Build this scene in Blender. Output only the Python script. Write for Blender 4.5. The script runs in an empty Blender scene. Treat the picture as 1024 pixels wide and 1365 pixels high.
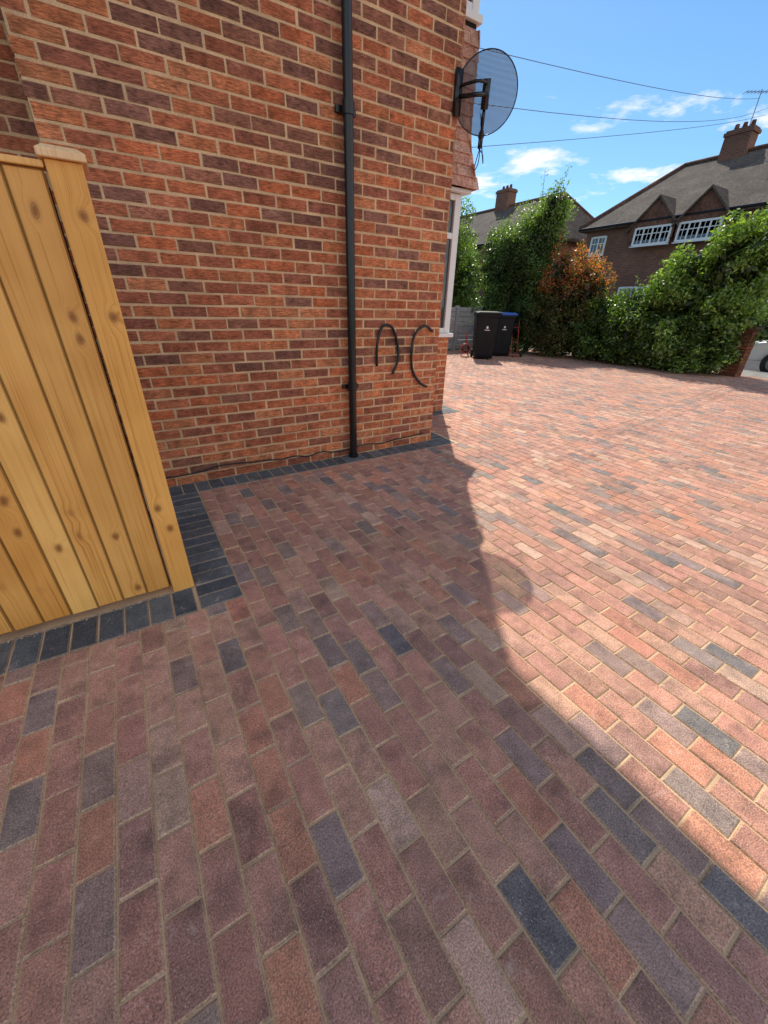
import bpy, math, random
import numpy as np
from mathutils import Vector, Matrix
random.seed(7)
scene=bpy.context.scene
scene.view_settings.view_transform='Standard'
scene.view_settings.look='None'
scene.view_settings.exposure=0

# ---------------------------------------------------------------- helpers
def link(o,parent=None):
    scene.collection.objects.link(o)
    if parent: o.parent=parent
    return o
def empty(name):
    e=bpy.data.objects.new(name,None); e.empty_display_size=0.3
    return link(e)
class MB:
    def __init__(s): s.v=[];s.f=[];s.c=[];s.m=[]
    def add(s,vs,fs,col=(1,1,1,.5),mi=0,cols=None):
        b=len(s.v); s.v+= [tuple(p) for p in vs]
        for i,f in enumerate(fs):
            s.f.append(tuple(b+k for k in f)); s.c.append(cols[i] if cols else col); s.m.append(mi)
    def box(s,x0,x1,y0,y1,z0,z1,col=(1,1,1,.5),mi=0):
        vs=[(x0,y0,z0),(x1,y0,z0),(x1,y1,z0),(x0,y1,z0),(x0,y0,z1),(x1,y0,z1),(x1,y1,z1),(x0,y1,z1)]
        s.add(vs,[(0,3,2,1),(4,5,6,7),(0,1,5,4),(1,2,6,5),(2,3,7,6),(3,0,4,7)],col,mi)
    def block(s,o,u,v,n,lu,lv,dep,ch,col,ecol,tilt=(0,0),back=False):
        o=Vector(o);u=Vector(u);v=Vector(v);n=Vector(n)
        def P(a,b,c): return o+u*a+v*b+n*(c+tilt[0]*(a-lu/2)+tilt[1]*(b-lv/2))
        j=lambda: random.uniform(-.3,.3)*ch
        vs=[P(ch+j(),ch+j(),0),P(lu-ch+j(),ch+j(),0),P(lu-ch+j(),lv-ch+j(),0),P(ch+j(),lv-ch+j(),0),
            P(0,0,-ch),P(lu,0,-ch),P(lu,lv,-ch),P(0,lv,-ch),
            P(0,0,-dep),P(lu,0,-dep),P(lu,lv,-dep),P(0,lv,-dep)]
        fs=[(0,1,2,3)]+[(4+k,4+(k+1)%4,(k+1)%4,k) for k in range(4)]+[(8+k,8+(k+1)%4,4+(k+1)%4,4+k) for k in range(4)]
        cs=[col]+[ecol]*8
        s.add(vs,fs,cols=cs)
    def tube(s,pts,r,seg=8,col=(1,1,1,.5),mi=0,smooth=True,caps=True):
        pts=[Vector(p) for p in pts]
        if smooth and len(pts)>2:
            q=[]
            for i in range(len(pts)-1):
                p0=pts[max(i-1,0)];p1=pts[i];p2=pts[i+1];p3=pts[min(i+2,len(pts)-1)]
                for k in range(6):
                    t=k/6
                    q.append(.5*((2*p1)+(p2-p0)*t+(2*p0-5*p1+4*p2-p3)*t*t+(3*p1-p0-3*p2+p3)*t**3))
            q.append(pts[-1]); pts=q
        rr=r if isinstance(r,(list,tuple)) else [r]*len(pts)
        if len(rr)!=len(pts): rr=[rr[0]+(rr[-1]-rr[0])*i/(len(pts)-1) for i in range(len(pts))]
        vs=[];ref=None
        for i,p in enumerate(pts):
            d=(pts[min(i+1,len(pts)-1)]-pts[max(i-1,0)]).normalized()
            if ref is None:
                ref=Vector((0,0,1)) if abs(d.z)<.9 else Vector((1,0,0))
            a=d.cross(ref).normalized(); b=a.cross(d).normalized(); ref=b
            for k in range(seg):
                t=2*math.pi*k/seg
                vs.append(p+a*math.cos(t)*rr[i]+b*math.sin(t)*rr[i])
        fs=[]
        for i in range(len(pts)-1):
            for k in range(seg):
                fs.append((i*seg+k,i*seg+(k+1)%seg,(i+1)*seg+(k+1)%seg,(i+1)*seg+k))
        if caps:
            fs.append(tuple(range(seg-1,-1,-1))); fs.append(tuple((len(pts)-1)*seg+k for k in range(seg)))
        s.add(vs,fs,col,mi)
    def build(s,name,mats,parent=None,smooth=False,bevel=0):
        me=bpy.data.meshes.new(name)
        me.from_pydata(s.v,[],s.f)
        if not isinstance(mats,(list,tuple)): mats=[mats]
        for m in mats: me.materials.append(m)
        me.polygons.foreach_set('material_index',np.array(s.m,dtype=np.int32))
        at=me.color_attributes.new('Col','FLOAT_COLOR','CORNER')
        lens=np.array([len(f) for f in s.f]); cols=np.array([(c if len(c)==4 else (*c,.5)) for c in s.c],dtype=np.float32)
        at.data.foreach_set('color',np.repeat(cols,lens,axis=0).ravel())
        if smooth: me.polygons.foreach_set('use_smooth',np.ones(len(s.f),dtype=bool))
        me.update()
        o=bpy.data.objects.new(name,me)
        if bevel:
            b=o.modifiers.new('Bevel','BEVEL'); b.width=bevel; b.segments=2; b.limit_method='ANGLE'
        return link(o,parent)

def mat(name):
    m=bpy.data.materials.new(name); m.use_nodes=True
    nt=m.node_tree; b=nt.nodes['Principled BSDF']
    return m,nt,b
def N(nt,t,**k):
    n=nt.nodes.new(t)
    for a,v in k.items(): setattr(n,a,v)
    return n
def math_(nt,op,a,b=None,clamp=False):
    n=N(nt,'ShaderNodeMath',operation=op); n.use_clamp=clamp
    for i,x in enumerate((a,b)):
        if x is None: continue
        if hasattr(x,'links'): nt.links.new(x,n.inputs[i])
        else: n.inputs[i].default_value=x
    return n.outputs[0]
def mixc(nt,f,a,b,bt='MIX'):
    n=N(nt,'ShaderNodeMix',data_type='RGBA',blend_type=bt)
    for i,x in ((0,f),(6,a),(7,b)):
        if hasattr(x,'links'): nt.links.new(x,n.inputs[i])
        else: n.inputs[i].default_value= x if i==0 else (*x[:3],1)
    return n.outputs[2]
def ramp(nt,src,stops):
    n=N(nt,'ShaderNodeValToRGB'); e=n.color_ramp.elements
    while len(e)<len(stops): e.new(.5)
    for i,(p,c) in enumerate(stops):
        e[i].position=p; e[i].color=(c,c,c,1) if not isinstance(c,(tuple,list)) else (*c[:3],1)
    nt.links.new(src,n.inputs[0]); return n.outputs[0]
def noise(nt,vec,scale,detail=3,rough=.55,w=None,dist=0):
    n=N(nt,'ShaderNodeTexNoise'); n.inputs['Scale'].default_value=scale
    n.inputs['Detail'].default_value=detail; n.inputs['Roughness'].default_value=rough; n.inputs['Distortion'].default_value=dist
    if w is not None:
        n.noise_dimensions='4D'; nt.links.new(w,n.inputs['W'])
    nt.links.new(vec,n.inputs['Vector']); return n.outputs['Fac']
def coord(nt,scale=None):
    t=N(nt,'ShaderNodeTexCoord').outputs['Object']
    if scale is None: return t
    m=N(nt,'ShaderNodeMapping'); m.inputs['Scale'].default_value=scale
    nt.links.new(t,m.inputs[0]); return m.outputs[0]
def bump(nt,b,h,strength,dist):
    n=N(nt,'ShaderNodeBump'); n.inputs['Strength'].default_value=strength; n.inputs['Distance'].default_value=dist
    nt.links.new(h,n.inputs['Height']); nt.links.new(n.outputs[0],b.inputs['Normal'])
def plain(name,col,rough=.5,metal=0,var=.12,nscale=8,bmp=0,spec=.5):
    m,nt,b=mat(name); v=coord(nt)
    f=noise(nt,v,nscale,2)
    k=ramp(nt,f,[(.3,1-var),(.7,1+var)])
    c=mixc(nt,1.0,col,k,'MULTIPLY'); nt.links.new(c,b.inputs['Base Color'])
    b.inputs['Roughness'].default_value=rough; b.inputs['Metallic'].default_value=metal
    b.inputs['Specular IOR Level'].default_value=spec
    if bmp: bump(nt,b,noise(nt,v,nscale*8,3),bmp,.005)
    return m
def attr(nt):
    a=N(nt,'ShaderNodeAttribute'); a.attribute_name='Col'; return a
def paver_mat(name):
    m,nt,b=mat(name); v=coord(nt); a=attr(nt)
    w=math_(nt,'MULTIPLY',a.outputs['Alpha'],40)
    c=a.outputs['Color']
    n0=noise(nt,v,7,3,.6,w)      # brindle: dark bands inside a block
    c=mixc(nt,ramp(nt,n0,[(.50,0.),(.66,.62)]),c,mixc(nt,1,c,(.42,.45,.48),'MULTIPLY'))
    n1=noise(nt,v,18,3,.72,w); c=mixc(nt,1,c,ramp(nt,n1,[(.3,.78),(.5,1.),(.72,1.2)]),'MULTIPLY')
    n2=noise(nt,v,230,2,.8); c=mixc(nt,1,c,ramp(nt,n2,[(.34,.55),(.5,1),(.66,1.45)]),'MULTIPLY')
    c=mixc(nt,ramp(nt,n1,[(.60,0.),(.78,.55)]),c,(.62,.49,.41))
    n5=noise(nt,v,300,0,.5); c=mixc(nt,ramp(nt,n5,[(.73,0.),(.80,.7)]),c,(.75,.65,.56))
    n4=noise(nt,v,.9,2); c=mixc(nt,1,c,ramp(nt,n4,[(.3,.88),(.7,1.1)]),'MULTIPLY')
    nt.links.new(c,b.inputs['Base Color']); b.inputs['Roughness'].default_value=.78
    b.inputs['Specular IOR Level'].default_value=.4
    bump(nt,b,n2,.7,.0025)
    return m
def brick_mat(name):
    m,nt,b=mat(name); v=coord(nt); a=attr(nt)
    w=math_(nt,'MULTIPLY',a.outputs['Alpha'],40)
    c=a.outputs['Color']
    n1=noise(nt,v,15,3,.62,w); c=mixc(nt,1,c,ramp(nt,n1,[(.3,.64),(.5,1.),(.72,1.35)]),'MULTIPLY')
    vs=coord(nt,(34,34,240)); n2=noise(nt,vs,1,2,.7); c=mixc(nt,1,c,ramp(nt,n2,[(.32,.48),(.5,1),(.68,1.45)]),'MULTIPLY')
    n4=noise(nt,v,.8,2); c=mixc(nt,1,c,ramp(nt,n4,[(.3,.82),(.7,1.17)]),'MULTIPLY')
    c=mixc(nt,ramp(nt,n1,[(.63,0.),(.8,.35)]),c,(.62,.45,.32))
    nt.links.new(c,b.inputs['Base Color']); b.inputs['Roughness'].default_value=.85
    b.inputs['Specular IOR Level'].default_value=.25
    bump(nt,b,n2,.9,.006)
    return m
def sandy(name,col,var=.2,dist=.004,sc=180):
    m,nt,b=mat(name); v=coord(nt)
    n1=noise(nt,v,sc,2,.7); n2=noise(nt,v,5,2)
    c=mixc(nt,1,col,ramp(nt,n1,[(.3,1-var),(.7,1+var)]),'MULTIPLY')
    c=mixc(nt,1,c,ramp(nt,n2,[(.3,.8),(.7,1.15)]),'MULTIPLY')
    nt.links.new(c,b.inputs['Base Color']); b.inputs['Roughness'].default_value=.95
    b.inputs['Specular IOR Level'].default_value=.15
    bump(nt,b,n1,.6,dist); return m
M_paver=paver_mat('clay_block'); M_brick=brick_mat('rustic_brick')
M_sand=sandy('jointing_sand',(.68,.48,.29)); M_mortar=sandy('mortar',(.70,.46,.27),.2)
M_ground=sandy('earth_and_grass',(.08,.09,.04),.3,.02,20)
M_asphalt=sandy('asphalt',(.085,.085,.09),.25,.004,90)
M_pavement=sandy('pavement_concrete',(.3,.29,.27),.12,.002,60)
M_white=plain('white_upvc',(.8,.8,.79),.3,var=.03)
M_blackp=plain('black_plastic',(.010,.010,.011),.25,var=.2)
M_binblack=plain('bin_black',(.006,.007,.010),.5,var=.25,nscale=6,spec=.25)
M_blue=plain('blue_plastic',(.02,.10,.42),.4)
M_red=plain('red_paint',(.45,.05,.03),.5)
M_rubber=plain('rubber',(.015,.015,.015),.8)
M_greymetal=plain('grey_metal',(.22,.23,.25),.45,metal=.6)
M_dark=plain('dark_interior',(.015,.013,.012),.9)
def glass(name,col=(.05,.06,.07)):
    m,nt,b=mat(name); b.inputs['Base Color'].default_value=(*col,1)
    b.inputs['Roughness'].default_value=.04; b.inputs['Specular IOR Level'].default_value=.9
    v=coord(nt); bump(nt,b,noise(nt,v,1.5,1),.05,.02); return m
M_glass=glass('window_glass')

# ---------------------------------------------------------------- camera
PSI=math.radians(32.3);PIT=math.radians(28.3);ROL=math.radians(1.5);HC=1.3
fw=Vector((math.sin(PSI)*math.cos(PIT),math.cos(PSI)*math.cos(PIT),-math.sin(PIT)))
r0=Vector((math.cos(PSI),-math.sin(PSI),0)); u0=r0.cross(fw)
rt=r0*math.cos(ROL)+u0*math.sin(ROL); up=u0*math.cos(ROL)-r0*math.sin(ROL)
cam=bpy.data.cameras.new('camera'); co=bpy.data.objects.new('camera',cam); link(co)
co.matrix_world=Matrix(((rt.x,up.x,-fw.x,0),(rt.y,up.y,-fw.y,0),(rt.z,up.z,-fw.z,HC),(0,0,0,1)))
cam.sensor_fit='HORIZONTAL'; cam.sensor_width=36; cam.lens=18.0; cam.clip_start=.02; cam.clip_end=2000
scene.camera=co

# ---------------------------------------------------------------- light
EL=math.radians(48); AZ=math.atan2(.58,.815)
sd=Vector((math.sin(AZ)*math.cos(EL),math.cos(AZ)*math.cos(EL),math.sin(EL)))
L=bpy.data.lights.new('sun','SUN'); L.energy=5.0; L.angle=math.radians(.5); L.color=(1,.92,.80)
so=bpy.data.objects.new('sun',L); so.rotation_euler=sd.to_track_quat('Z','Y').to_euler(); so.location=sd*60; link(so)
wd=bpy.data.worlds.new('World'); scene.world=wd; wd.use_nodes=True; nt=wd.node_tree
bg=nt.nodes['Background']; sky=N(nt,'ShaderNodeTexSky'); sky.sky_type='NISHITA'; sky.sun_disc=False
sky.sun_elevation=EL; sky.sun_rotation=AZ; sky.air_density=1.0; sky.dust_density=.2; sky.ozone_density=2.0
tc=N(nt,'ShaderNodeTexCoord').outputs['Generated']
sx=N(nt,'ShaderNodeSeparateXYZ'); nt.links.new(tc,sx.inputs[0])
z=math_(nt,'ADD',math_(nt,'MAXIMUM',sx.outputs[2],0.),.08)
cb=N(nt,'ShaderNodeCombineXYZ')
nt.links.new(math_(nt,'DIVIDE',sx.outputs[0],z),cb.inputs[0]); nt.links.new(math_(nt,'DIVIDE',sx.outputs[1],z),cb.inputs[1])
cn=noise(nt,cb.outputs[0],1.6,6,.62,dist=.15)
bandb=ramp(nt,sx.outputs[2],[(.15,0.),(.22,.10),(.27,.10),(.33,0.)])
back=ramp(nt,math_(nt,'MULTIPLY',sx.outputs[1],-1.),[(.0,0.),(.5,.2)])   # unseen cloud bank added behind the camera to fill the shade
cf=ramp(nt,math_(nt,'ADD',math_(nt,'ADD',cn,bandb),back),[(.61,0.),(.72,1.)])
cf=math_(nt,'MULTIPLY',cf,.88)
tint=mixc(nt,1.,sky.outputs[0],(.62,.87,1.0),'MULTIPLY')
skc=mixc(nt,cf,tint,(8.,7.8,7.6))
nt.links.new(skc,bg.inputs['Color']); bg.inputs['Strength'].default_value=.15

# ---------------------------------------------------------------- ground, road
g=MB(); g.add([(-700,-700,-.13),(700,-700,-.13),(700,700,-.13),(-700,700,-.13)],[(0,1,2,3)]); g.build('ground',M_ground)
g=MB(); g.add([(13.9,-200,-.11),(19.6,-200,-.11),(19.6,200,-.11),(13.9,200,-.11)],[(0,1,2,3)]); g.build('road',M_asphalt)
def pave(name,x0,x1,kx):
    p=empty(name); g=MB(); g.box(x0,x1,-200,200,-.12,-.004); g.build('footway',M_pavement,p)
    g=MB(); y=-40
    while y<60:
        g.box(kx,kx+.125,y,y+.905,-.12,.004); y+=.914
    g.build('kerb',M_pavement,p,bevel=.01)
pave('pavement',12.65,13.77,13.775); pave('pavement',19.73,21.3,19.6)
g=MB(); g.box(21.32,60,-100,100,-.12,.0); g.build('front_gardens',M_ground)

# ---------------------------------------------------------------- driveway
WY=3.22; CX=2.62
FY=1.83
BY=4.26; BX=3.63
YEND=10.7; XEND=12.62; XMIN=-4.0; YMIN=-5.0
drv=empty('paved_driveway')
pal=[((.55,.27,.19),7),((.58,.315,.215),6),((.49,.245,.175),5),((.31,.225,.195),2),((.38,.25,.20),3),((.59,.365,.26),2),((.43,.225,.17),4),((.58,.26,.165),3)]
pl=[c for c,w in pal for _ in range(w)]
SANDC=(.68,.48,.29)
def blockcol(c,jit=.10):
    k=1+random.uniform(-jit,jit); c=[x*k*(1+random.uniform(-.03,.03)) for x in c]
    r=random.random(); e=[c[i]*.5+SANDC[i]*.5 for i in range(3)]
    return (*c,r),(*e,r)
pv=MB(); G=.0045; PW=.091; PL=.182
x=.211-int((.211-XMIN)/PW)*PW
ci=0
while x<XEND:
    y=YMIN+(ci%2)*PL/2
    while y<YEND:
        y1=y+PL; segs=[(y,y1)]
        lim=None
        if x<.2: lim=FY-.2
        elif x<CX+.2-.01: lim=WY-.2
        elif x<BX+.2-.01: lim=BY-.2
        if lim is not None:
            if y>=lim-.02: y=y1; continue
            if y1>lim: segs=[(y,lim)]
        for a,b in segs:
            c,e=blockcol(random.choice(pl)) if random.random()>.022 else blockcol((.22,.19,.18))
            dz=random.uniform(-.0012,.0012)
            pv.block((x+G/2+random.uniform(-.0008,.0008),a+G/2+random.uniform(-.0015,.0015),dz),(1,0,0),(0,1,0),(0,0,1),PW-G,(b-a)-G,.02,.0042,c,e,(random.uniform(-.01,.01),random.uniform(-.006,.006)))
        y=y1
    x+=PW; ci+=1
pv.build('field_blocks',M_paver,drv)
bd=MB()
def border(x0,y0,x1,y1,along):
    p= x0 if along=='x' else y0; end=x1 if along=='x' else y1
    while p<end-.03:
        q=min(p+.1,end)
        c,e=blockcol(random.choice([(.10,.115,.13),(.12,.135,.145),(.085,.098,.11),(.14,.15,.155)]),.15)
        e=tuple(c[i]*.7+SANDC[i]*.3 for i in range(3))+(c[3],)
        t=(random.uniform(-.008,.008),random.uniform(-.005,.005)); dz=random.uniform(-.001,.001)
        if along=='x': bd.block((p+G/2,y0+G/2,dz),(1,0,0),(0,1,0),(0,0,1),q-p-G,y1-y0-G,.02,.0045,c,e,t)
        else: bd.block((x0+G/2,p+G/2,dz),(1,0,0),(0,1,0),(0,0,1),x1-x0-G,q-p-G,.02,.0045,c,e,t)
        p+=.1
border(XMIN,FY-.2,.011,FY,'x')
border(.011,FY-.2,.211,WY-.2,'y')
border(.011,WY-.2,CX+.2,WY,'x')
border(CX,WY,CX+.2,BY-.2,'y')
border(CX,BY-.2,BX+.2,BY,'x')
border(BX,BY,BX+.2,YEND,'y')
bd.build('border_blocks',M_paver,drv)
g=MB(); g.add([(XMIN,YMIN,-.005),(XEND,YMIN,-.005),(XEND,YEND,-.005),(XMIN,YEND,-.005)],[(0,1,2,3)]); g.build('joint_sand',M_sand,drv)
g=MB()
def stone(x,y,r,c):
    vs=[(x+random.uniform(.7,1.2)*r*a,y+random.uniform(.7,1.2)*r*b,max(.0005,r*.45+random.uniform(.5,.8)*r*d_)) for a,b,d_ in ((1,0,0),(0,1,0),(-1,0,0),(0,-1,0),(0,0,1),(0,0,-.8))]
    g.add(vs,[(0,1,4),(1,2,4),(2,3,4),(3,0,4),(1,0,5),(2,1,5),(3,2,5),(0,3,5)],(*c,random.random()))
gc=[(.5,.38,.26),(.4,.34,.28),(.55,.42,.30),(.3,.26,.22)]
for _ in range(900):
    stone(random.uniform(-1.4,.02),FY-abs(random.gauss(0,.008))+.004,random.uniform(.0015,.005),random.choice(gc))
for _ in range(700):
    stone(random.uniform(.02,2.6),WY-.004-abs(random.gauss(0,.012)),random.uniform(.0015,.005),random.choice(gc))
for _ in range(500):
    stone(random.uniform(-1.,2.4),random.uniform(.3,3.),random.uniform(.0008,.0018),random.choice(gc))
g.build('grit',M_brick,drv)

# ---------------------------------------------------------------- own house
house=empty('brick_house')
bpal=[(.53,.16,.072),(.56,.185,.08),(.46,.14,.068),(.39,.122,.065),(.55,.20,.092),(.49,.158,.08),(.33,.11,.068),(.55,.155,.066)]
bdark=[(.30,.12,.075),(.24,.10,.07),(.36,.14,.085),(.28,.12,.085)]
bw=MB()
def brickwall(o,u,n,width,z0,z1,start=0.,dk=1.):
    o=Vector(o);u=Vector(u);n=Vector(n)
    L_=.225;H_=.075;z=z0;k=0
    while z<z1-.01:
        hh=min(.0625,z1-z)
        off=(-.1125 if k%2 else 0)+start+random.uniform(-.008,.008)
        a=off-L_
        while a<width:
            s=max(a,0)+ (0.0 if a<=0 else .006); e_=min(a+L_,width)- (0. if a+L_>=width else .006)
            if e_-s>.03:
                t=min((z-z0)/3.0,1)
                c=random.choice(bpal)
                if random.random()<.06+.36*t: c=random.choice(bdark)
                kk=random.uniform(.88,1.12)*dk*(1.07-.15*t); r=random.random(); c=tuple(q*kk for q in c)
                ec=tuple(c[i]*.65+(.55,.38,.24)[i]*.35*dk for i in range(3))
                p=o+u*(s+random.uniform(-.003,.003))+Vector((0,0,z+random.uniform(-.0025,.0025)))+n*random.uniform(-.0015,.0015)
                bw.block(p,u,(0,0,1),n,e_-s,hh+random.uniform(-.0015,.0015),.02,.0035,(*c,r),(*ec,r),(random.uniform(-.01,.01),random.uniform(-.02,.02)))
            a+=L_
        z+=H_; k+=1
WL=-.14; HE=5.5
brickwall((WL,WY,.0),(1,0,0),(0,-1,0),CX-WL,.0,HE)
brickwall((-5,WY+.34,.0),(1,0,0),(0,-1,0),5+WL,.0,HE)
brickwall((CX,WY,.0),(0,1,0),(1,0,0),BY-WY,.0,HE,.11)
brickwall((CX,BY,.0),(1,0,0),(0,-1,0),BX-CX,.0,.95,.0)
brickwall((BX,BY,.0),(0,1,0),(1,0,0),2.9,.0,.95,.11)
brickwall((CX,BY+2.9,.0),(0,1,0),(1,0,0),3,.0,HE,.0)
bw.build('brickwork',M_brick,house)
mm=MB()
d=.004
mm.box(WL+d,CX-d,WY+d,WY+.3,-.1,HE)
mm.box(-5,WL+d,WY+.34+d,WY+.6,-.1,HE)
mm.box(CX-.3,CX-d,WY+.3,BY+5.9,-.1,HE)
mm.box(CX-d,BX-d,BY+d,BY+2.9,-.1,.95)
mm.build('mortar_core',M_mortar,house)
fr=MB(); gl=MB()
def window_run(y0,y1,x0,x1,z0,z1,nfront):
    t=.06
    gl.box(x0+.02,x1-.05,y0+.03,y1-.03,z0+.02,z1-.02)
    def bar(a,b,c,dd,e,f): fr.box(a,b,c,dd,e,f)
    bar(x1-.09,x1,y0,y0+.09,z0,z1)
    bar(x0,x0+t,y0,y0+.06,z0,z1)
    bar(x0,x1-.09,y0+.002,y0+.06,z0,z0+t); bar(x0,x1-.09,y0+.002,y0+.06,z1-t,z1)
    bar(x0,x1-.09,y0+.002,y0+.06,z1-.42,z1-.36)
    xm=(x0+x1)/2; bar(xm-.03,xm+.03,y0+.004,y0+.056,z0,z1)
    bar(x1-.09,x1,y1-.09,y1,z0,z1)
    bar(x1-.06,x1-.002,y0+.09,y1-.09,z0,z0+t); bar(x1-.06,x1-.002,y0+.09,y1-.09,z1-t,z1); bar(x1-.06,x1-.002,y0+.09,y1-.09,z1-.42,z1-.36)
    for i in range(1,nfront):
        yy=y0+(y1-y0)*i/nfront; bar(x1-.056,x1-.004,yy-.03,yy+.03,z0,z1)
window_run(BY,BY+2.9,CX,BX,1.0,2.42,4)
window_run(BY,BY+2.9,CX,BX,3.78,5.2,4)
fr.box(CX,BX+.04,BY-.04,BY+2.95,.952,.998)
fr.box(CX,BX+.03,BY-.03,BY+2.94,3.72,3.778)
fr.build('window_frames',M_white,house,bevel=.006); gl.build('window_glass',M_glass,house)
tl=MB()
tpal=[(.60,.31,.23),(.64,.37,.28),(.54,.28,.20),(.60,.38,.30),(.48,.26,.19)]
def tiles(o,u,n,width,z0,z1):
    o=Vector(o);u=Vector(u);n=Vector(n); rows=int((z1-z0)/.1)
    for i in range(rows):
        z=z0+i*.1; flare=.10*max(0,1-(i/5.))**1.7; flare2=.10*max(0,1-((i+1.0)/5.))**1.7
        a=-.0825 if i%2 else 0.
        a-=flare
        while a<width+flare:
            s=max(a,-flare-.03)+.002; e_=min(a+.165,width+flare+.03)-.002
            if e_-s>.02:
                c=random.choice(tpal);r=random.random()
                j=random.uniform(0,.004)
                p=[o+u*s+n*(flare+.024+j)+Vector((0,0,z)),o+u*e_+n*(flare+.024+j)+Vector((0,0,z)),
                   o+u*e_+n*(flare2+.008)+Vector((0,0,z+.115)),o+u*s+n*(flare2+.008)+Vector((0,0,z+.115))]
                q=[x_-n*.013 for x_ in p]
                tl.add(p+q,[(0,1,2,3),(7,6,5,4),(0,4,5,1),(1,5,6,2),(2,6,7,3),(3,7,4,0)],(*c,r))
            a+=.165
tiles((CX,BY,2.46),(1,0,0),(0,-1,0),BX-CX,0,1.26)
tiles((BX,BY,2.46),(0,1,0),(1,0,0),2.9,0,1.26)
tl.build('hung_tiles',M_brick,house)
g=MB(); g.box(CX-.05,BX-.012,BY+.012,BY+2.9,2.425,3.72); g.box(CX-.02,BX+.07,BY-.07,BY+3.0,2.425,2.455,mi=1)
g.box(CX-.05,BX+.01,BY,BY+2.9,5.2,5.5,mi=1)
g.build('bay_backing',[M_dark,M_white],house)
def tilemat(name,col,rows=.1):
    m,nt,b=mat(name); v=coord(nt); s=N(nt,'ShaderNodeSeparateXYZ'); nt.links.new(v,s.inputs[0])
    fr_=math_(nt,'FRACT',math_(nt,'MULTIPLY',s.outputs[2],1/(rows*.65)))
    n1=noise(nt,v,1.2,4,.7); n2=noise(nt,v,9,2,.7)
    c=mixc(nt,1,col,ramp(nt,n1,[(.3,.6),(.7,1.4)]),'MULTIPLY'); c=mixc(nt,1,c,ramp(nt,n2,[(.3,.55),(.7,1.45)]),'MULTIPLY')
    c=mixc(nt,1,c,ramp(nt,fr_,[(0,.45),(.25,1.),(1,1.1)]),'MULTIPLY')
    nt.links.new(c,b.inputs['Base Color']); b.inputs['Roughness'].default_value=.9
    bump(nt,b,fr_,.6,.03); return m
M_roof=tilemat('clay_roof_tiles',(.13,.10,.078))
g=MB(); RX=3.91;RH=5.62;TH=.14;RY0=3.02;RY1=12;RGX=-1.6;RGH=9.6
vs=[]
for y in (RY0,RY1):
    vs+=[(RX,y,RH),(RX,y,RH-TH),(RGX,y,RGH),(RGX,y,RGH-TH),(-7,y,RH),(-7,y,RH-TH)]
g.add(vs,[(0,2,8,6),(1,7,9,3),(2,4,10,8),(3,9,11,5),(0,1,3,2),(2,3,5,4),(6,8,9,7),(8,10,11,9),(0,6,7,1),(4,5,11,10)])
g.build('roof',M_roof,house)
g=MB(); g.add([(WL,WY+.01,HE),(CX,WY+.01,HE),(CX,WY+.01,6.4),(RGX,WY+.01,9.3),(-5,WY+.35,7),(-5,WY+.35,HE)],[(0,1,2,3,4,5)]); g.build('gable_top',M_mortar,house)
g=MB(); PX=1.63; R=.034
g.tube([(PX,WY-.06,.02),(PX,WY-.06,5.4)],R,24)
for zz in (.62,2.42,4.3):
    g.tube([(PX,WY-.06,zz),(PX,WY-.06,zz+.07)],R*1.22,24)
    g.box(PX-.075,PX+.075,WY-.03,WY+.002,zz+.015,zz+.05)
g.tube([(PX,WY-.06,0),(PX,WY-.06,.03)],.045,24)
g.build('drainpipe',M_blackp,None,smooth=False)

def wallpts(l): return [(x,WY-.016-.01*(i%2),zz) for i,(x,zz) in enumerate(l)]
g=MB()
g.tube(wallpts([(1.907,.81),(1.90,.98),(1.956,1.13),(2.05,1.13),(2.12,1.0),(2.13,.86),(2.08,.73)]),.012,8)
g.build('wall_cable',M_blackp,smooth=True)
g=MB()
g.tube(wallpts([(2.52,1.09),(2.415,1.14),(2.32,1.07),(2.28,.92),(2.31,.75),(2.4,.63),(2.5,.58)]),.012,8)
g.build('wall_cable',M_blackp,smooth=True)
g=MB()
pts=[]; x=.02
while x<2.6:
    pts.append((x,WY-.02,.085+.02*math.sin(x*3.1)+random.uniform(-.015,.015))); x+=.13
g.tube(pts,.006,6); g.build('ground_cable',M_blackp,smooth=True)

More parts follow.
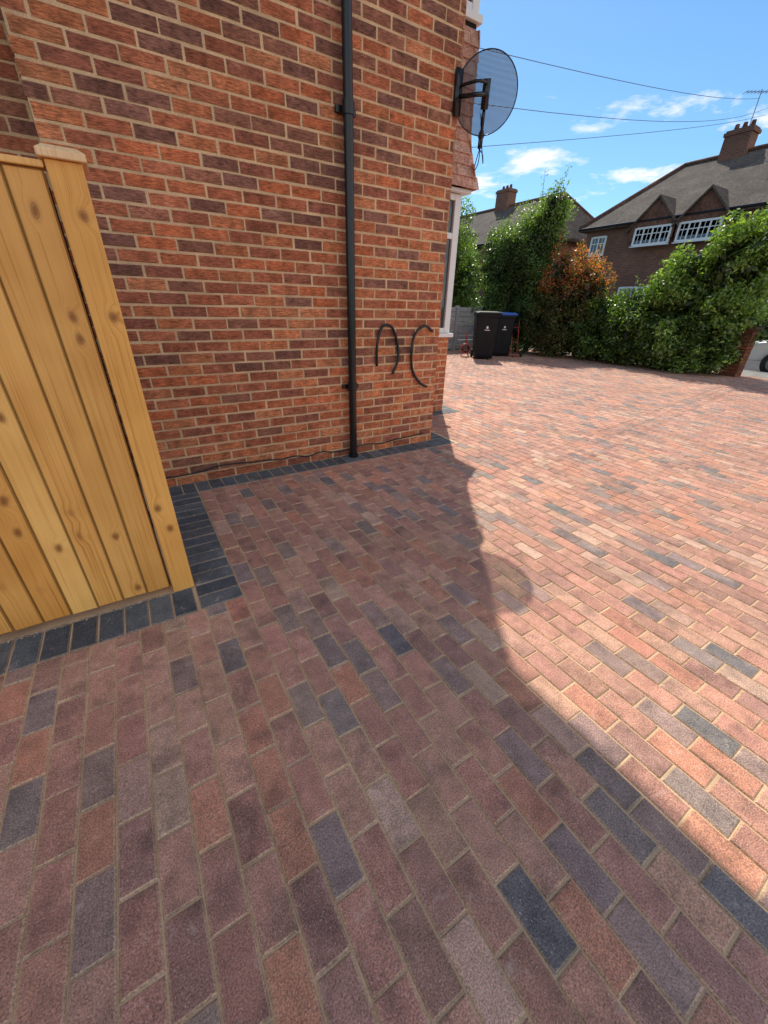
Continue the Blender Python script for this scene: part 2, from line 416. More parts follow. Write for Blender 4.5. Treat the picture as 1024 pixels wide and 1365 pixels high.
# ---------------------------------------------------------------- fence
def wood_mat():
    m,nt,b=mat('treated_timber'); v=coord(nt); a=attr(nt)
    w=math_(nt,'MULTIPLY',a.outputs['Alpha'],30)
    s=N(nt,'ShaderNodeSeparateXYZ'); nt.links.new(v,s.inputs[0])
    wv=noise(nt,v,9,1)
    cbn=N(nt,'ShaderNodeCombineXYZ'); nt.links.new(math_(nt,'ADD',math_(nt,'MULTIPLY',s.outputs[0],10.),math_(nt,'MULTIPLY',wv,.35)),cbn.inputs[0]); nt.links.new(math_(nt,'ADD',math_(nt,'MULTIPLY',s.outputs[2],6.5),math_(nt,'MULTIPLY',wv,.3)),cbn.inputs[1])
    vo=N(nt,'ShaderNodeTexVoronoi'); vo.voronoi_dimensions='2D'; vo.inputs['Scale'].default_value=1; nt.links.new(cbn.outputs[0],vo.inputs['Vector'])
    dk=vo.outputs['Distance']
    sc=N(nt,'ShaderNodeSeparateColor'); nt.links.new(vo.outputs['Color'],sc.inputs[0])
    on=ramp(nt,sc.outputs[0],[(.62,0.),(.68,1.)])
    c=a.outputs['Color']
    bend=math_(nt,'MULTIPLY',math_(nt,'MULTIPLY',ramp(nt,dk,[(0.,1.),(.4,0.)]),on),.035)
    v2=N(nt,'ShaderNodeVectorMath',operation='ADD'); nt.links.new(v,v2.inputs[0])
    cb2=N(nt,'ShaderNodeCombineXYZ'); nt.links.new(bend,cb2.inputs[0]); nt.links.new(cb2.outputs[0],v2.inputs[1])
    mp=N(nt,'ShaderNodeMapping'); mp.inputs['Scale'].default_value=(110,110,1.2); nt.links.new(v2.outputs[0],mp.inputs[0])
    gr=noise(nt,mp.outputs[0],1,3,.65,w,dist=.4)
    c=mixc(nt,1,c,ramp(nt,gr,[(.30,(.72,.56,.38)),(.46,(1,.97,.9)),(.7,(1.08,1.1,1.15))]),'MULTIPLY')
    bl=noise(nt,v,3.2,2,.6,w); c=mixc(nt,1,c,ramp(nt,bl,[(.3,(.84,.76,.62)),(.7,(1.06,1.08,1.1))]),'MULTIPLY')
    kn=math_(nt,'MULTIPLY',ramp(nt,dk,[(.055,1.),(.085,.6),(.10,.85),(.13,.28),(.22,0.)]),on)
    c=mixc(nt,math_(nt,'MULTIPLY',kn,.88),c,(.26,.085,.015))
    nt.links.new(c,b.inputs['Base Color']); b.inputs['Roughness'].default_value=.55
    bump(nt,b,gr,.35,.002); return m
M_wood=wood_mat()
fence=empty('timber_fence')
wp=[(.88,.43,.105),(.91,.48,.135),(.85,.40,.09),(.92,.51,.15),(.88,.45,.12)]
g=MB(); x=-.092
while x>-4:
    c=random.choice(wp); r=random.random(); k=random.uniform(.88,1.04); c=tuple(q*k for q in c)
    e=tuple(q*.55 for q in c)
    g.block((x-.1,FY+.012+random.uniform(-.0015,.0015),.03+random.uniform(-.004,.004)),(1,0,0),(0,0,1),(0,-1,0),.0985,1.61,.018,.005,(*c,r),(*e,r),(random.uniform(-.012,.012),0))
    x-=.1
g.build('boards',M_wood,fence)
g=MB(); g.box(-4,-.09,FY+.031,FY+.036,.03,1.60); g.box(-4,-.09,FY+.036,FY+.08,.35,.43); g.box(-4,-.09,FY+.036,FY+.08,1.3,1.38)
g.build('backing',M_dark,fence)
g=MB(); g.box(-4,-.088,FY+.0,FY+.05,1.642,1.660,(.9,.5,.17,.3)); g.build('capping',M_wood,fence,bevel=.003)
g=MB(); g.box(-.083,.012,FY-.004,FY+.091,.0,1.665,(.88,.45,.115,.7)); g.build('post',M_wood,fence,bevel=.004)
g=MB(); a=-.098;b_=.027;y0=FY-.019;y1=FY+.106;q0=1.666
g.add([(a,y0,q0),(b_,y0,q0),(b_,y1,q0),(a,y1,q0),(a,y0,q0+.02),(b_,y0,q0+.02),(b_,y1,q0+.02),(a,y1,q0+.02),(a+.02,y0+.02,q0+.034),(b_-.02,y0+.02,q0+.034),(b_-.02,y1-.02,q0+.034),(a+.02,y1-.02,q0+.034)],
 [(3,2,1,0),(0,1,5,4),(1,2,6,5),(2,3,7,6),(3,0,4,7),(4,5,9,8),(5,6,10,9),(6,7,11,10),(7,4,8,11),(8,9,10,11)],(.92,.62,.36,.2))
g.build('post_cap',M_wood,fence,bevel=.003)

# ---------------------------------------------------------------- satellite dish
DC=Vector((2.78,3.10,2.735)); dn=Vector((.62,.70,.30)).normalized()
du=Vector((0,0,1)).cross(dn).normalized(); dv=dn.cross(du).normalized()
def dish_mat():
    m,nt,b=mat('perforated_mesh'); b.inputs['Base Color'].default_value=(.13,.125,.15,1); b.inputs['Roughness'].default_value=.6
    v=coord(nt); outs=[]
    for ax_ in (du,dv):
        n=N(nt,'ShaderNodeVectorMath',operation='DOT_PRODUCT'); nt.links.new(v,n.inputs[0]); n.inputs[1].default_value=tuple(ax_*170); outs.append(n.outputs['Value'])
    c2=N(nt,'ShaderNodeCombineXYZ'); nt.links.new(outs[0],c2.inputs[0]); nt.links.new(outs[1],c2.inputs[1])
    vo=N(nt,'ShaderNodeTexVoronoi'); vo.voronoi_dimensions='2D'; vo.inputs['Randomness'].default_value=0; vo.inputs['Scale'].default_value=1
    nt.links.new(c2.outputs[0],vo.inputs['Vector'])
    nt.links.new(ramp(nt,vo.outputs['Distance'],[(.30,0.),(.34,1.)]),b.inputs['Alpha'])
    return m
M_mesh=dish_mat()
dish=empty('satellite_dish')
g=MB(); ra,rb=.235,.228; rings=6;seg=48
def dp(r,t): return DC+du*math.cos(t)*ra*r+dv*math.sin(t)*rb*r+dn*(.05*r*r)
vs=[dp(0,0)]
for i in range(1,rings+1):
    for k in range(seg): vs.append(dp(i/rings,2*math.pi*k/seg))
fs=[(0,1+k,1+(k+1)%seg) for k in range(seg)]
for i in range(rings-1):
    for k in range(seg):
        fs.append((1+i*seg+k,1+(i+1)*seg+k,1+(i+1)*seg+(k+1)%seg,1+i*seg+(k+1)%seg))
g.add(vs,fs); g.build('reflector',M_mesh,dish,smooth=True)
g=MB()
g.tube([dp(1,2*math.pi*k/48) for k in range(49)],.004,6,smooth=False)
bk=DC-dn*.02
g.tube([bk-dv*.08,bk+dv*.08],.028,10,smooth=False)
wallp=Vector((CX-.01,WY-.03,DC.z-.02))
g.tube([wallp,wallp+Vector((.04,-.14,-.02)),bk-dn*.03],.015,8)
g.tube([wallp+Vector((0,0,.06)),wallp+Vector((.05,-.12,.06)),bk-dn*.02+dv*.06],.011,8)
g.box(CX-.06,CX+.0,WY-.03,WY-.006,DC.z-.13,DC.z+.13)
arm=DC-dv*rb*1.0+dn*.05; lnb=DC-dv*rb*1.02+dn*.26
g.tube([bk-dv*.08,arm-dn*.02-dv*.01,lnb-dv*.06],.011,8,smooth=False)
g.tube([lnb-dv*.08,lnb+dv*.03],.02,10,smooth=False)
g.tube([lnb-dn*.05,lnb+dn*.05],.026,12,smooth=False)
g.tube([lnb-dv*.08,lnb-dv*.16+dn*.02+du*.02,lnb-dv*.22-dn*.05+du*.03,lnb-dv*.16-dn*.12,arm-dn*.02,bk-dv*.12],.004,6)
g.tube([lnb-dv*.08+du*.01,lnb-dv*.12+dn*.04-du*.03,lnb-dv*.17-dn*.05-du*.04,arm+dn*.0,bk-dv*.1+du*.02],.004,6)
g.build('mount_and_lnb',M_blackp,dish,smooth=True)

# ---------------------------------------------------------------- bins
def wheelie_bin(cx,cy,rot,lidmat,S=1.):
    p=empty('wheelie_bin')
    Mx=Matrix.Translation((cx,cy,0))@Matrix.Rotation(rot,4,'Z')@Matrix.Scale(S,4)
    def ring(w,dp_,z_,r=.05,cy_=0):
        out=[]
        for sx_,sy_,a0 in ((1,1,0),(-1,1,90),(-1,-1,180),(1,-1,270)):
            for k in range(4):
                t=math.radians(a0+k*30); out.append((sx_*(w-r)+r*math.cos(t),cy_+sy_*(dp_-r)+r*math.sin(t),z_))
        return out
    def loft(g,rs,mi=0):
        vs=[q for r in rs for q in r]; n=16; fs=[]
        for i in range(len(rs)-1):
            for k in range(n): fs.append((i*n+k,i*n+(k+1)%n,(i+1)*n+(k+1)%n,(i+1)*n+k))
        fs.append(tuple(range(n-1,-1,-1))); fs.append(tuple((len(rs)-1)*n+k for k in range(n)))
        g.add([Mx@Vector(q) for q in vs],fs,mi=mi)
    g=MB(); loft(g,[ring(.22,.25,.03),ring(.235,.27,.1),ring(.275,.335,.92),ring(.28,.34,.95),ring(.295,.36,.955),ring(.295,.36,1.0)])
    g.build('body',M_binblack,p,smooth=False,bevel=.004)
    g=MB(); loft(g,[ring(.30,.37,1.002),ring(.305,.375,1.03),ring(.285,.35,1.055,.06),ring(.2,.25,1.07,.06)]); g.build('lid',lidmat,p,smooth=False,bevel=.005)
    g=MB()
    for s_ in (-1,1):
        g.tube([Mx@Vector((s_*.22,.27,.1)),Mx@Vector((s_*.27,.27,.1))],.1*S,18,smooth=False)
    g.tube([Mx@Vector((-.27,.27,.1)),Mx@Vector((.27,.27,.1))],.012,8,smooth=False)
    g.tube([Mx@Vector((-.24,.41,.98)),Mx@Vector((.24,.41,.98))],.016,8,smooth=False)
    for s_ in (-.24,.24): g.tube([Mx@Vector((s_,.35,.98)),Mx@Vector((s_,.42,.98))],.016,8,smooth=False)
    g.build('wheels_and_handle',M_rubber,p)
    g=MB()
    yy=lambda z_: -(.27+(z_-.1)/.82*.065)-.004
    for (x0,x1,z0,z1) in ((-.06,.06,.66,.675),(-.022,.022,.70,.75)):
        g.add([Mx@Vector(q) for q in ((x0,yy(z0),z0),(x1,yy(z0),z0),(x1,yy(z1),z1),(x0,yy(z1),z1))],[(0,1,2,3)])
    g.build('label',M_white,p)
wheelie_bin(8.75,8.72,math.radians(-38),M_binblack,1.14)
wheelie_bin(9.75,9.1,math.radians(-28),M_blue,1.12)
st=empty('sack_truck'); g=MB()
def T(pts,r=.010,m=0): g.tube(pts,r,8,mi=m)
bx,by=9.98,8.75
T([(bx,by,.05),(bx+.1,by+.18,.85),(bx+.16,by+.26,.98)]); T([(bx+.14,by-.11,.05),(bx+.24,by+.07,.85),(bx+.30,by+.15,.98)])
for zz in (.4,.8):
    k=(zz-.05)/.95; T([(bx+.1*k,by+.18*k,zz),(bx+.14+.1*k,by-.11+.18*k,zz)],.008)
g.box(bx-.1,bx+.1,by-.2,by-.05,.02,.035)
T([(bx-.06,by+.1,.1),(bx-.02,by+.06,.1)],.1,1); T([(bx+.18,by-.2,.1),(bx+.22,by-.24,.1)],.1,1)
g.build('frame_and_wheels',[M_red,M_rubber],st,smooth=False)
hr=empty('hose_reel'); g=MB(); bx,by=8.6,9.3
ux=Vector((.85,-.53,0)); cz=Vector((bx,by,.22))
for off in (-.07,.07):
    o_=Vector((.53,.85,0))*off
    g.tube([cz+o_+ux*math.cos(t)*.13+Vector((0,0,math.sin(t)*.13)) for t in [k*math.pi/12 for k in range(25)]],.011,6,smooth=False)
    g.tube([cz+o_+ux*-.12+Vector((0,0,-.22)),cz+o_,cz+o_+ux*.12+Vector((0,0,-.22))],.01,6,smooth=False)
    g.tube([cz+o_,cz+o_+Vector((0,0,.45))],.01,6)
for k in range(7):
    o_=Vector((.53,.85,0))*(-.06+.02*k)
    g.tube([cz+o_+ux*math.cos(t)*.09+Vector((0,0,math.sin(t)*.09)) for t in [q*math.pi/10 for q in range(21)]],.012,6,smooth=False,mi=1)
g.build('reel_and_hose',[M_red,M_rubber],hr)

M_gf=plain('grey_fence_paint',(.34,.345,.355),.7,var=.15,nscale=5)
gf=empty('boundary_fence'); g=MB()
for i in range(9):
    z0=.05+i*.14; g.box(4.,11.2,10.75,10.775,z0,z0+.128)
g.build('slats',M_gf,gf,bevel=.004); g=MB(); x=4.0
while x<11.3: g.box(x-.05,x+.05,10.69,10.79,-.1,1.34); x+=1.8
g.build('posts',M_gf,gf,bevel=.005)

# ---------------------------------------------------------------- foliage
def leaf_mat(name,tr=.3):
    m,nt,b=mat(name); a=attr(nt); nt.links.new(a.outputs['Color'],b.inputs['Base Color'])
    b.inputs['Roughness'].default_value=.38; b.inputs['Specular IOR Level'].default_value=.5
    t=N(nt,'ShaderNodeBsdfTranslucent')
    c=mixc(nt,1,a.outputs['Color'],(1.6,1.8,.5),'MULTIPLY'); nt.links.new(c,t.inputs[0])
    ms=N(nt,'ShaderNodeMixShader'); ms.inputs[0].default_value=tr
    nt.links.new(b.outputs[0],ms.inputs[1]); nt.links.new(t.outputs[0],ms.inputs[2])
    nt.links.new(ms.outputs[0],nt.nodes['Material Output'].inputs[0]); return m
M_leaf=leaf_mat('foliage',.42); M_bark=sandy('bark',(.10,.075,.05),.35,.01,30)
def shrub(name,blobs,n,size,pal,seed,top_pal=None,ztop=99,shoots=0):
    r=np.random.default_rng(seed); p=empty(name)
    bl=np.array(blobs,dtype=float); wts=(bl[:,3]*bl[:,4]+bl[:,4]*bl[:,5]+bl[:,3]*bl[:,5]); wts/=wts.sum()
    nc=max(60,n//110)
    bi=r.choice(len(bl),nc,p=wts); d=r.normal(size=(nc,3)); d/=np.linalg.norm(d,axis=1)[:,None]
    rad=r.uniform(.62,1.12,nc)[:,None]
    cc=bl[bi,:3]+d*bl[bi,3:6]*rad; cs=r.uniform(.12,.32,nc)*(bl[bi,3:6].mean(axis=1)**.5)
    cshade=r.uniform(.5,1.5,nc)
    ci=r.choice(nc,n,p=(cs**2)/(cs**2).sum()); dd=r.normal(size=(n,3)); dd/=np.linalg.norm(dd,axis=1)[:,None]
    pos=cc[ci]+dd*(cs[ci]*r.uniform(.3,1.1,n)**.7)[:,None]
    g=MB()
    k0=0
    for q in range(shoots):
        c_=cc[r.integers(0,nc)]
        if c_[2]<1.2: continue
        ln=r.uniform(.25,.6); dr=Vector((r.normal()*.25,r.normal()*.25,1)).normalized(); m_=22
        for k in range(m_):
            if k0<n:
                t=k/m_; pos[k0]=np.array(c_)+np.array(dr)*ln*t*1.2+r.normal(size=3)*.035; k0+=1
        g.tube([Vector(c_),Vector(c_)+dr*ln*1.15],[.008,.003],4,smooth=False)
    ni=n//6; bi2=r.choice(len(bl),ni,p=wts); d2=r.normal(size=(ni,3)); d2/=np.linalg.norm(d2,axis=1)[:,None]
    pin=bl[bi2,:3]+d2*bl[bi2,3:6]*r.uniform(.3,.8,ni)[:,None]
    allp=np.vstack([pos,pin])
    allp[:,2]=np.where(allp[:,2]<.04,r.uniform(.04,.4,len(allp)),allp[:,2]); tot=len(allp)
    sz=np.concatenate([size*r.uniform(.6,1.35,n),size*2.4*r.uniform(.7,1.3,ni)])
    pal=np.array(pal); col=pal[r.integers(0,len(pal),tot)]*r.uniform(.7,1.4,tot)[:,None]
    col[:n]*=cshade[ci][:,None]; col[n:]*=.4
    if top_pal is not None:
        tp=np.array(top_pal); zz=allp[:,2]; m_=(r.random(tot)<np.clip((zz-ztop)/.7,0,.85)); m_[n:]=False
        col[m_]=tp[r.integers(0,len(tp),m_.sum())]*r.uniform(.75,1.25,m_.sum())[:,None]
    dl=np.vstack([dd,d2])
    nn=dl*.6+r.normal(size=(tot,3))*.7+np.array([0,0,.35]); nn/=np.linalg.norm(nn,axis=1)[:,None]
    rv=r.normal(size=(tot,3)); a=np.cross(nn,rv); a/=np.linalg.norm(a,axis=1)[:,None]; b=np.cross(nn,a)
    L1=sz[:,None]; W=L1*.45
    v=np.empty((tot,4,3)); v[:,0]=allp-a*L1*.5; v[:,1]=allp+b*W*.5+nn*L1*.08; v[:,2]=allp+a*L1*.5; v[:,3]=allp-b*W*.5+nn*L1*.08
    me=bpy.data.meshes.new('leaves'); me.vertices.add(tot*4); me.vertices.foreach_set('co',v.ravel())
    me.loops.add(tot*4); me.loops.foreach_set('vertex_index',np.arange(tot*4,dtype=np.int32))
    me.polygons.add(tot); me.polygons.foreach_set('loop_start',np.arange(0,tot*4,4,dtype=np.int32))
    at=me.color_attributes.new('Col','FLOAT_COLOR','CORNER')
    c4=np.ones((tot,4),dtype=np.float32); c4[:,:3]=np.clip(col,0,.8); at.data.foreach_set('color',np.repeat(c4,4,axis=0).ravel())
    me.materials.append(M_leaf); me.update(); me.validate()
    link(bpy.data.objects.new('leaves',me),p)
    for k,(x,y,zc,rx,ry,rz) in enumerate(blobs):
        top=Vector((x,y,zc+rz*.3)); base=Vector((x+random.uniform(-.1,.1),y+random.uniform(-.1,.1),-.08))
        g.tube([base,base.lerp(top,.5)+Vector((random.uniform(-.1,.1),random.uniform(-.1,.1),0)),top],[.05,.02],7)
        for q in range(5):
            dq=Vector((random.uniform(-1,1)*rx,random.uniform(-1,1)*ry,random.uniform(-.2,1)*rz))*.75
            s_=base.lerp(top,random.uniform(.4,.9)); g.tube([s_,s_+dq*.5+Vector((0,0,.05)),Vector((x,y,zc))+dq],[.025,.006],5)
    g.build('branches',M_bark,p)
    return p
gd=[(.06,.11,.03),(.08,.14,.04),(.10,.165,.045),(.05,.085,.03)]
gl_=[(.18,.28,.055),(.23,.35,.07),(.14,.23,.05),(.30,.38,.15)]
shrub('conifer_bush',[(11.15,10.45,1.0,1.0,.95,1.1),(11.25,10.15,2.3,.95,.95,1.2),(11.5,9.8,3.1,.8,.75,1.),(11.7,9.55,3.8,.5,.45,.7),(11.1,10.8,2.6,.7,.75,1.0),(11.6,9.5,1.1,.95,.9,1.2)],50000,.07,gd+[(.11,.18,.045)],1,top_pal=gl_,ztop=3.0,shoots=90)
shrub('photinia_bush',[(11.7,8.5,1.0,.9,.9,1.1),(11.8,8.6,2.1,.8,.8,.85),(11.8,7.9,1.8,.7,.6,.8),(11.6,8.2,.6,.8,.9,.7)],34000,.065,[(.08,.12,.035),(.11,.15,.045),(.20,.12,.045)],2,top_pal=[(.62,.15,.06),(.66,.24,.10),(.45,.15,.07),(.2,.2,.06)],ztop=1.5,shoots=60)
shrub('laurel_hedge',[(11.9,6.9,.7,.8,.9,.85),(11.9,6.2,1.0,.75,.8,1.0),(12.0,7.5,.8,.7,.6,.9),(11.7,6.6,.45,.7,1.3,.5)],26000,.085,gd+gl_[:3],3,shoots=30)
shrub('viburnum_bush',[(12.0,5.1,1.0,.85,1.0,1.1),(12.1,4.5,2.25,.75,.75,.95),(12.1,5.5,1.95,.7,.65,.75),(12.1,4.3,1.2,.7,.6,1.1),(11.8,5.0,.5,.75,1.1,.55)],40000,.095,gd[1:]+gl_,4,top_pal=gl_,ztop=.9,shoots=70)
shrub('garden_tree',[(11.0,13.9,3.2,1.2,1.1,1.6),(10.2,14.1,2.2,1.2,1.2,1.2),(11.8,13.4,2.,1.,1.,1.4),(9.6,12.9,1.5,.8,.8,1.1)],28000,.09,gl_,5,shoots=30)
shrub('street_hedge',[(22.2,y,.8,.7,2.2,1.1) for y in np.arange(4,34,3.)],22000,.14,gd+gl_[:1],6)
shrub('neighbour_tree',[(23,21.5,3.0,1.3,1.4,1.6),(23.4,19.8,1.8,1.2,1.4,1.4)],12000,.16,gl_,8)
shrub('neighbour_tree',[(23,31,3.0,1.8,2.2,2.0)],8000,.18,gd+gl_,9)
gp=empty('gate_pillar'); bw=MB()
py=3.72
brickwall((12.0,py,0),(1,0,0),(0,-1,0),.34,0,1.0,0,.4); brickwall((12.0,py+.34,0),(0,-1,0),(-1,0,0),.34,0,1.0,.11,.4); brickwall((12.34,py,0),(0,1,0),(1,0,0),.34,0,1.,.11,.4)
bw.build('bricks',M_brick,gp); g=MB(); g.box(12.006,12.334,py+.006,py+.34,-.1,1.0); g.build('core',M_dark,gp)
g=MB(); g.box(11.97,12.37,py-.03,py+.37,1.0,1.06); g.build('coping',M_bark,gp,bevel=.01)

# ---------------------------------------------------------------- houses across the street
def farbrick():
    m,nt,b=mat('far_brick'); v=coord(nt); s=N(nt,'ShaderNodeSeparateXYZ'); nt.links.new(v,s.inputs[0])
    cbn=N(nt,'ShaderNodeCombineXYZ'); nt.links.new(math_(nt,'ADD',s.outputs[1],s.outputs[0]),cbn.inputs[0]); nt.links.new(s.outputs[2],cbn.inputs[1])
    t=N(nt,'ShaderNodeTexBrick'); nt.links.new(cbn.outputs[0],t.inputs[0]); t.inputs['Scale'].default_value=1
    t.inputs['Brick Width'].default_value=.225; t.inputs['Row Height'].default_value=.075; t.inputs['Mortar Size'].default_value=.008
    t.inputs['Color1'].default_value=(.24,.09,.055,1); t.inputs['Color2'].default_value=(.16,.065,.045,1); t.inputs['Mortar'].default_value=(.26,.19,.14,1)
    c=mixc(nt,1,t.outputs[0],ramp(nt,noise(nt,v,.7,3),[(.3,.75),(.7,1.2)]),'MULTIPLY')
    nt.links.new(c,b.inputs['Base Color']); b.inputs['Roughness'].default_value=.9; return m
M_fb=farbrick(); M_hang=tilemat('hung_tile_brown',(.18,.085,.058),.1)
def semi(y0,y1,X0,X1,gabs,wins,chim,eh=5.55,rh=8.57):
    p=empty('brick_house'); hx=(X0+X1)/2; ov=.35
    g=MB(); g.box(X0,X1,y0,y1,-.1,eh-.02); g.build('walls',M_fb,p)
    g=MB(); a0,a1,b0,b1=X0-ov,X1+ov,y0-ov,y1+ov; hip=2.7
    vs=[(a0,b0,eh),(a1,b0,eh),(a1,b1,eh),(a0,b1,eh),(hx,b0+hip,rh),(hx,b1-hip,rh),(a0,b0,eh-.16),(a1,b0,eh-.16),(a1,b1,eh-.16),(a0,b1,eh-.16)]
    g.add(vs,[(0,4,5,3),(1,2,5,4),(0,1,4),(2,3,5),(0,3,9,6),(3,2,8,9),(2,1,7,8),(1,0,6,7),(6,9,8,7)])
    g.build('roof',M_roof,p)
    g=MB()
    g.tube([(hx,b0+hip,rh+.03),(hx,b1-hip,rh+.03)],.11,8,smooth=False)
    for q in ((a0,b0),(a1,b0)): g.tube([(q[0],q[1],eh+.03),(hx,b0+hip,rh+.03)],.1,8,smooth=False)
    for q in ((a0,b1),(a1,b1)): g.tube([(q[0],q[1],eh+.03),(hx,b1-hip,rh+.03)],.1,8,smooth=False)
    g.build('ridge_tiles',M_hang,p,smooth=True)
    g=MB(); g.tube([(a0-.05,b0,eh-.05),(a0-.05,b1,eh-.05)],.06,8,smooth=False); g.build('gutter',M_blackp,p)
    g=MB(); gr=MB()
    slope=(rh-eh)/(hx-a0)
    for yc,wd_,apex in gabs:
        xf=X0-.42; h0=eh-.9
        back=a0+(apex-eh)/slope
        g.add([(xf,yc-wd_/2,h0),(xf,yc+wd_/2,h0),(xf,yc+wd_/2,eh-.35),(xf,yc,apex-.12),(xf,yc-wd_/2,eh-.35),(X0,yc-wd_/2,h0),(X0,yc+wd_/2,h0),(X0,yc+wd_/2,eh-.35),(X0,yc-wd_/2,eh-.35)],[(0,4,3,2,1),(0,5,8,4),(1,2,7,6),(0,1,6,5)])
        o_=.15; w2=wd_/2+.1; zl=eh-.35-.05
        for sgn in (-1,1):
            A=Vector((xf-o_,yc,apex)); B=Vector((xf-o_,yc+sgn*w2,zl)); C=Vector((back+.6,yc+sgn*w2,zl)); D=Vector((back+.1,yc,apex)); dz=Vector((0,0,.1))
            gr.add([A,B,C,D,A-dz,B-dz,C-dz,D-dz],[(0,1,2,3),(7,6,5,4),(0,4,5,1),(1,5,6,2),(3,2,6,7)])
    g.build('gable_tile_hanging',M_hang,p); gr.build('gable_roofs',M_roof,p)
    f=MB(); gg=MB()
    for (wy0,wy1,z0,z1,proud,nb) in wins:
        xf=X0-(.44 if proud else .03)
        gg.box(xf+.02,xf+.06,wy0,wy1,z0,z1)
        t=.07
        f.box(xf-.02,xf+.08,wy0-.03,wy0+t,z0,z1); f.box(xf-.02,xf+.08,wy1-t,wy1+.03,z0,z1)
        f.box(xf-.018,xf+.078,wy0+t,wy1-t,z0-.02,z0+t); f.box(xf-.018,xf+.078,wy0+t,wy1-t,z1-t,z1+.02)
        for k in range(1,nb):
            yy=wy0+(wy1-wy0)*k/nb; f.box(xf-.014,xf+.07,yy-.035,yy+.035,z0,z1)
        for k in range(nb):
            ya=wy0+(wy1-wy0)*k/nb; yb=wy0+(wy1-wy0)*(k+1)/nb; ym=(ya+yb)/2
            f.box(xf+.0,xf+.03,ym-.012,ym+.012,z0,z1)
        zm=z0+(z1-z0)*.62; f.box(xf+.002,xf+.032,wy0,wy1,zm-.02,zm+.02)
        f.box(xf-.08,xf,wy0-.08,wy1+.08,z0-.07,z0-.022)
    f.build('window_frames',M_white,p); gg.build('window_glass',M_glass,p)
    g=MB()
    for (cx_,cy_,w,dd,top) in chim:
        g.box(cx_-w/2,cx_+w/2,cy_-dd/2,cy_+dd/2,rh-2,top); g.box(cx_-w/2-.06,cx_+w/2+.06,cy_-dd/2-.06,cy_+dd/2+.06,top-.22,top-.08)
    g.build('chimney_stack',M_fb,p)
    g=MB()
    for (cx_,cy_,w,dd,top) in chim:
        for k in (-.33,0,.33): g.tube([(cx_,cy_+k*dd*.9,top),(cx_,cy_+k*dd*.9,top+.28)],[.12,.09],10,smooth=False)
    g.build('chimney_pots',M_hang,p)
    g=MB(); g.box(X0-.05,X0,(y0+y1)/2-.5,(y0+y1)/2+.4,0,2.1); g.build('front_door',M_white,p)
    return p
W=lambda a,b,z0=4.42,z1=5.2,pr=True,nb=4:(a,b,z0,z1,pr,nb)
wins=[W(12.65,14.45),W(10.5,12.3),W(16.3,17.2,4.2,5.1,False,2),W(7.6,8.8,4.2,5.1,False,2),W(12.5,14.5,1,2.5,True,4),W(10.4,12.4,1,2.5,True,4),W(4,5.6),W(16.2,17.3,.9,2.3,False,2)]
semi(1.5,17.6,25,33,[(13.6,2.35,6.5),(11.35,2.35,6.5),(5,2.35,6.5)],wins,[(29.,12.9,.8,1.15,9.5),(29,4,.9,1.5,9.7)])
W2=[W(27,29),W(23.5,24.6,4.2,5.1,False,2),W(30,32),W(27,29,1,2.5),W(34,36)]
semi(20.6,37.5,25,33,[(28,2.35,6.5),(31,2.35,6.5)],W2,[(29,28.6,.9,1.3,9.7)])
g=MB(); ax,ay=29.,12.7
g.tube([(ax,ay,9.2),(ax,ay,10.9)],.02,6,smooth=False); g.tube([(ax-.6,ay+.4,10.8),(ax+.5,ay-.4,10.8)],.015,6,smooth=False)
for k in range(9):
    q=Vector((ax-.6+1.1*k/8,ay+.4-.8*k/8,10.8)); g.tube([q+Vector((-.12,-.17,0)),q+Vector((.12,.17,0))],.01,5,smooth=False)
g.build('tv_aerial',M_greymetal)
def wire(p,q,sag,r=.006):
    g=MB(); p=Vector(p);q=Vector(q)
    g.tube([p.lerp(q,t/16)-Vector((0,0,sag*4*(t/16)*(1-t/16))) for t in range(17)],[r*.5,r*1.6],6,smooth=False); g.build('overhead_cable',M_greymetal)
wire((3.63,4.33,3.6),(29.5,12.9,10.74),.15)
wire((3.63,4.2,3.15),(30.5,12.8,10.57),.3)
wire((3.66,4.22,2.82),(30.5,12.8,10.3),.1)

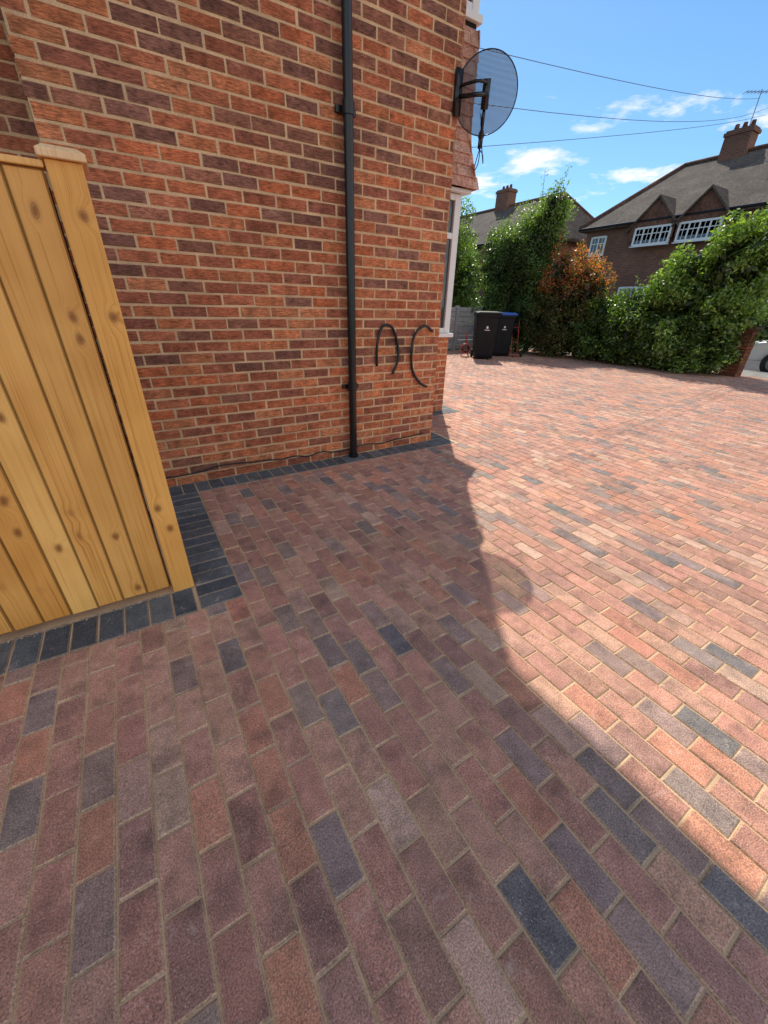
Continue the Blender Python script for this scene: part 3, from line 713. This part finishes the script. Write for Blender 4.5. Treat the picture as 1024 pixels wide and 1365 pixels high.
# ---------------------------------------------------------------- parked car
car=empty('parked_car'); M_car=plain('car_paint_white',(.7,.7,.7),.2,var=.02)
prof=[(0,.32),(.02,.62),(.12,.78),(.95,.93),(1.55,1.38),(2.1,1.46),(3.0,1.43),(3.75,1.0),(4.1,.93),(4.2,.6),(4.18,.32)]
CY=4.45
def carpt(s,z_,side):
    half=.86 if z_<.95 else .86-(z_-.95)*.42
    if s<.15 or s>4.05: half-=.1
    return (14.95+side*half,CY-s,z_-.1)
g=MB(); n=len(prof)
vs=[carpt(s,z_,-1) for s,z_ in prof]+[carpt(s,z_,1) for s,z_ in prof]
fs=[(i,i+1,n+i+1,n+i) for i in range(n-1)]+[tuple(range(n-1,-1,-1)),tuple(range(n,2*n)),(0,n,2*n-1,n-1)]
g.add(vs,fs); g.build('body',M_car,car,bevel=.05)
g=MB()
for side in (-1,1):
    q=[(1.15,.99),(1.62,1.34),(2.1,1.40),(2.95,1.37),(3.5,1.02)]
    g.add([ (carpt(s,z_,side)[0]+side*.006,CY-s,z_-.1) for s,z_ in q],[tuple(range(5))])
def wsc(s0,z0,s1,z1):
    a=carpt(s0,z0,-.9);b=carpt(s0,z0,.9);c=carpt(s1,z1,.85);d=carpt(s1,z1,-.85); nrm=Vector((0,.012 if s0<2 else -.012,.012))
    g.add([Vector(q)+nrm for q in (a,b,c,d)],[(0,1,2,3)])
wsc(1.0,.965,1.52,1.355); wsc(3.7,1.03,3.06,1.39)
g.build('windows',M_glass,car)
g=MB()
for s in (.8,3.35):
    for side in (-1,1):
        x_=14.95+side*.87; g.tube([(x_-side*.2,CY-s,.2),(x_+side*.01,CY-s,.2)],.31,24,smooth=False); g.tube([(x_,CY-s,.2),(x_+side*.02,CY-s,.2)],.19,16,mi=1,smooth=False)
g.build('wheels',[M_rubber,M_greymetal],car)
g=MB()
for side in (-1,1): g.box(14.95+side*.6-.16,14.95+side*.6+.16,CY-.02,CY+.02,.46,.6)
g.box(14.55,15.35,CY-.01,CY+.03,.25,.4,mi=1); g.build('lamps_and_grille',[M_glass,M_blackp],car)
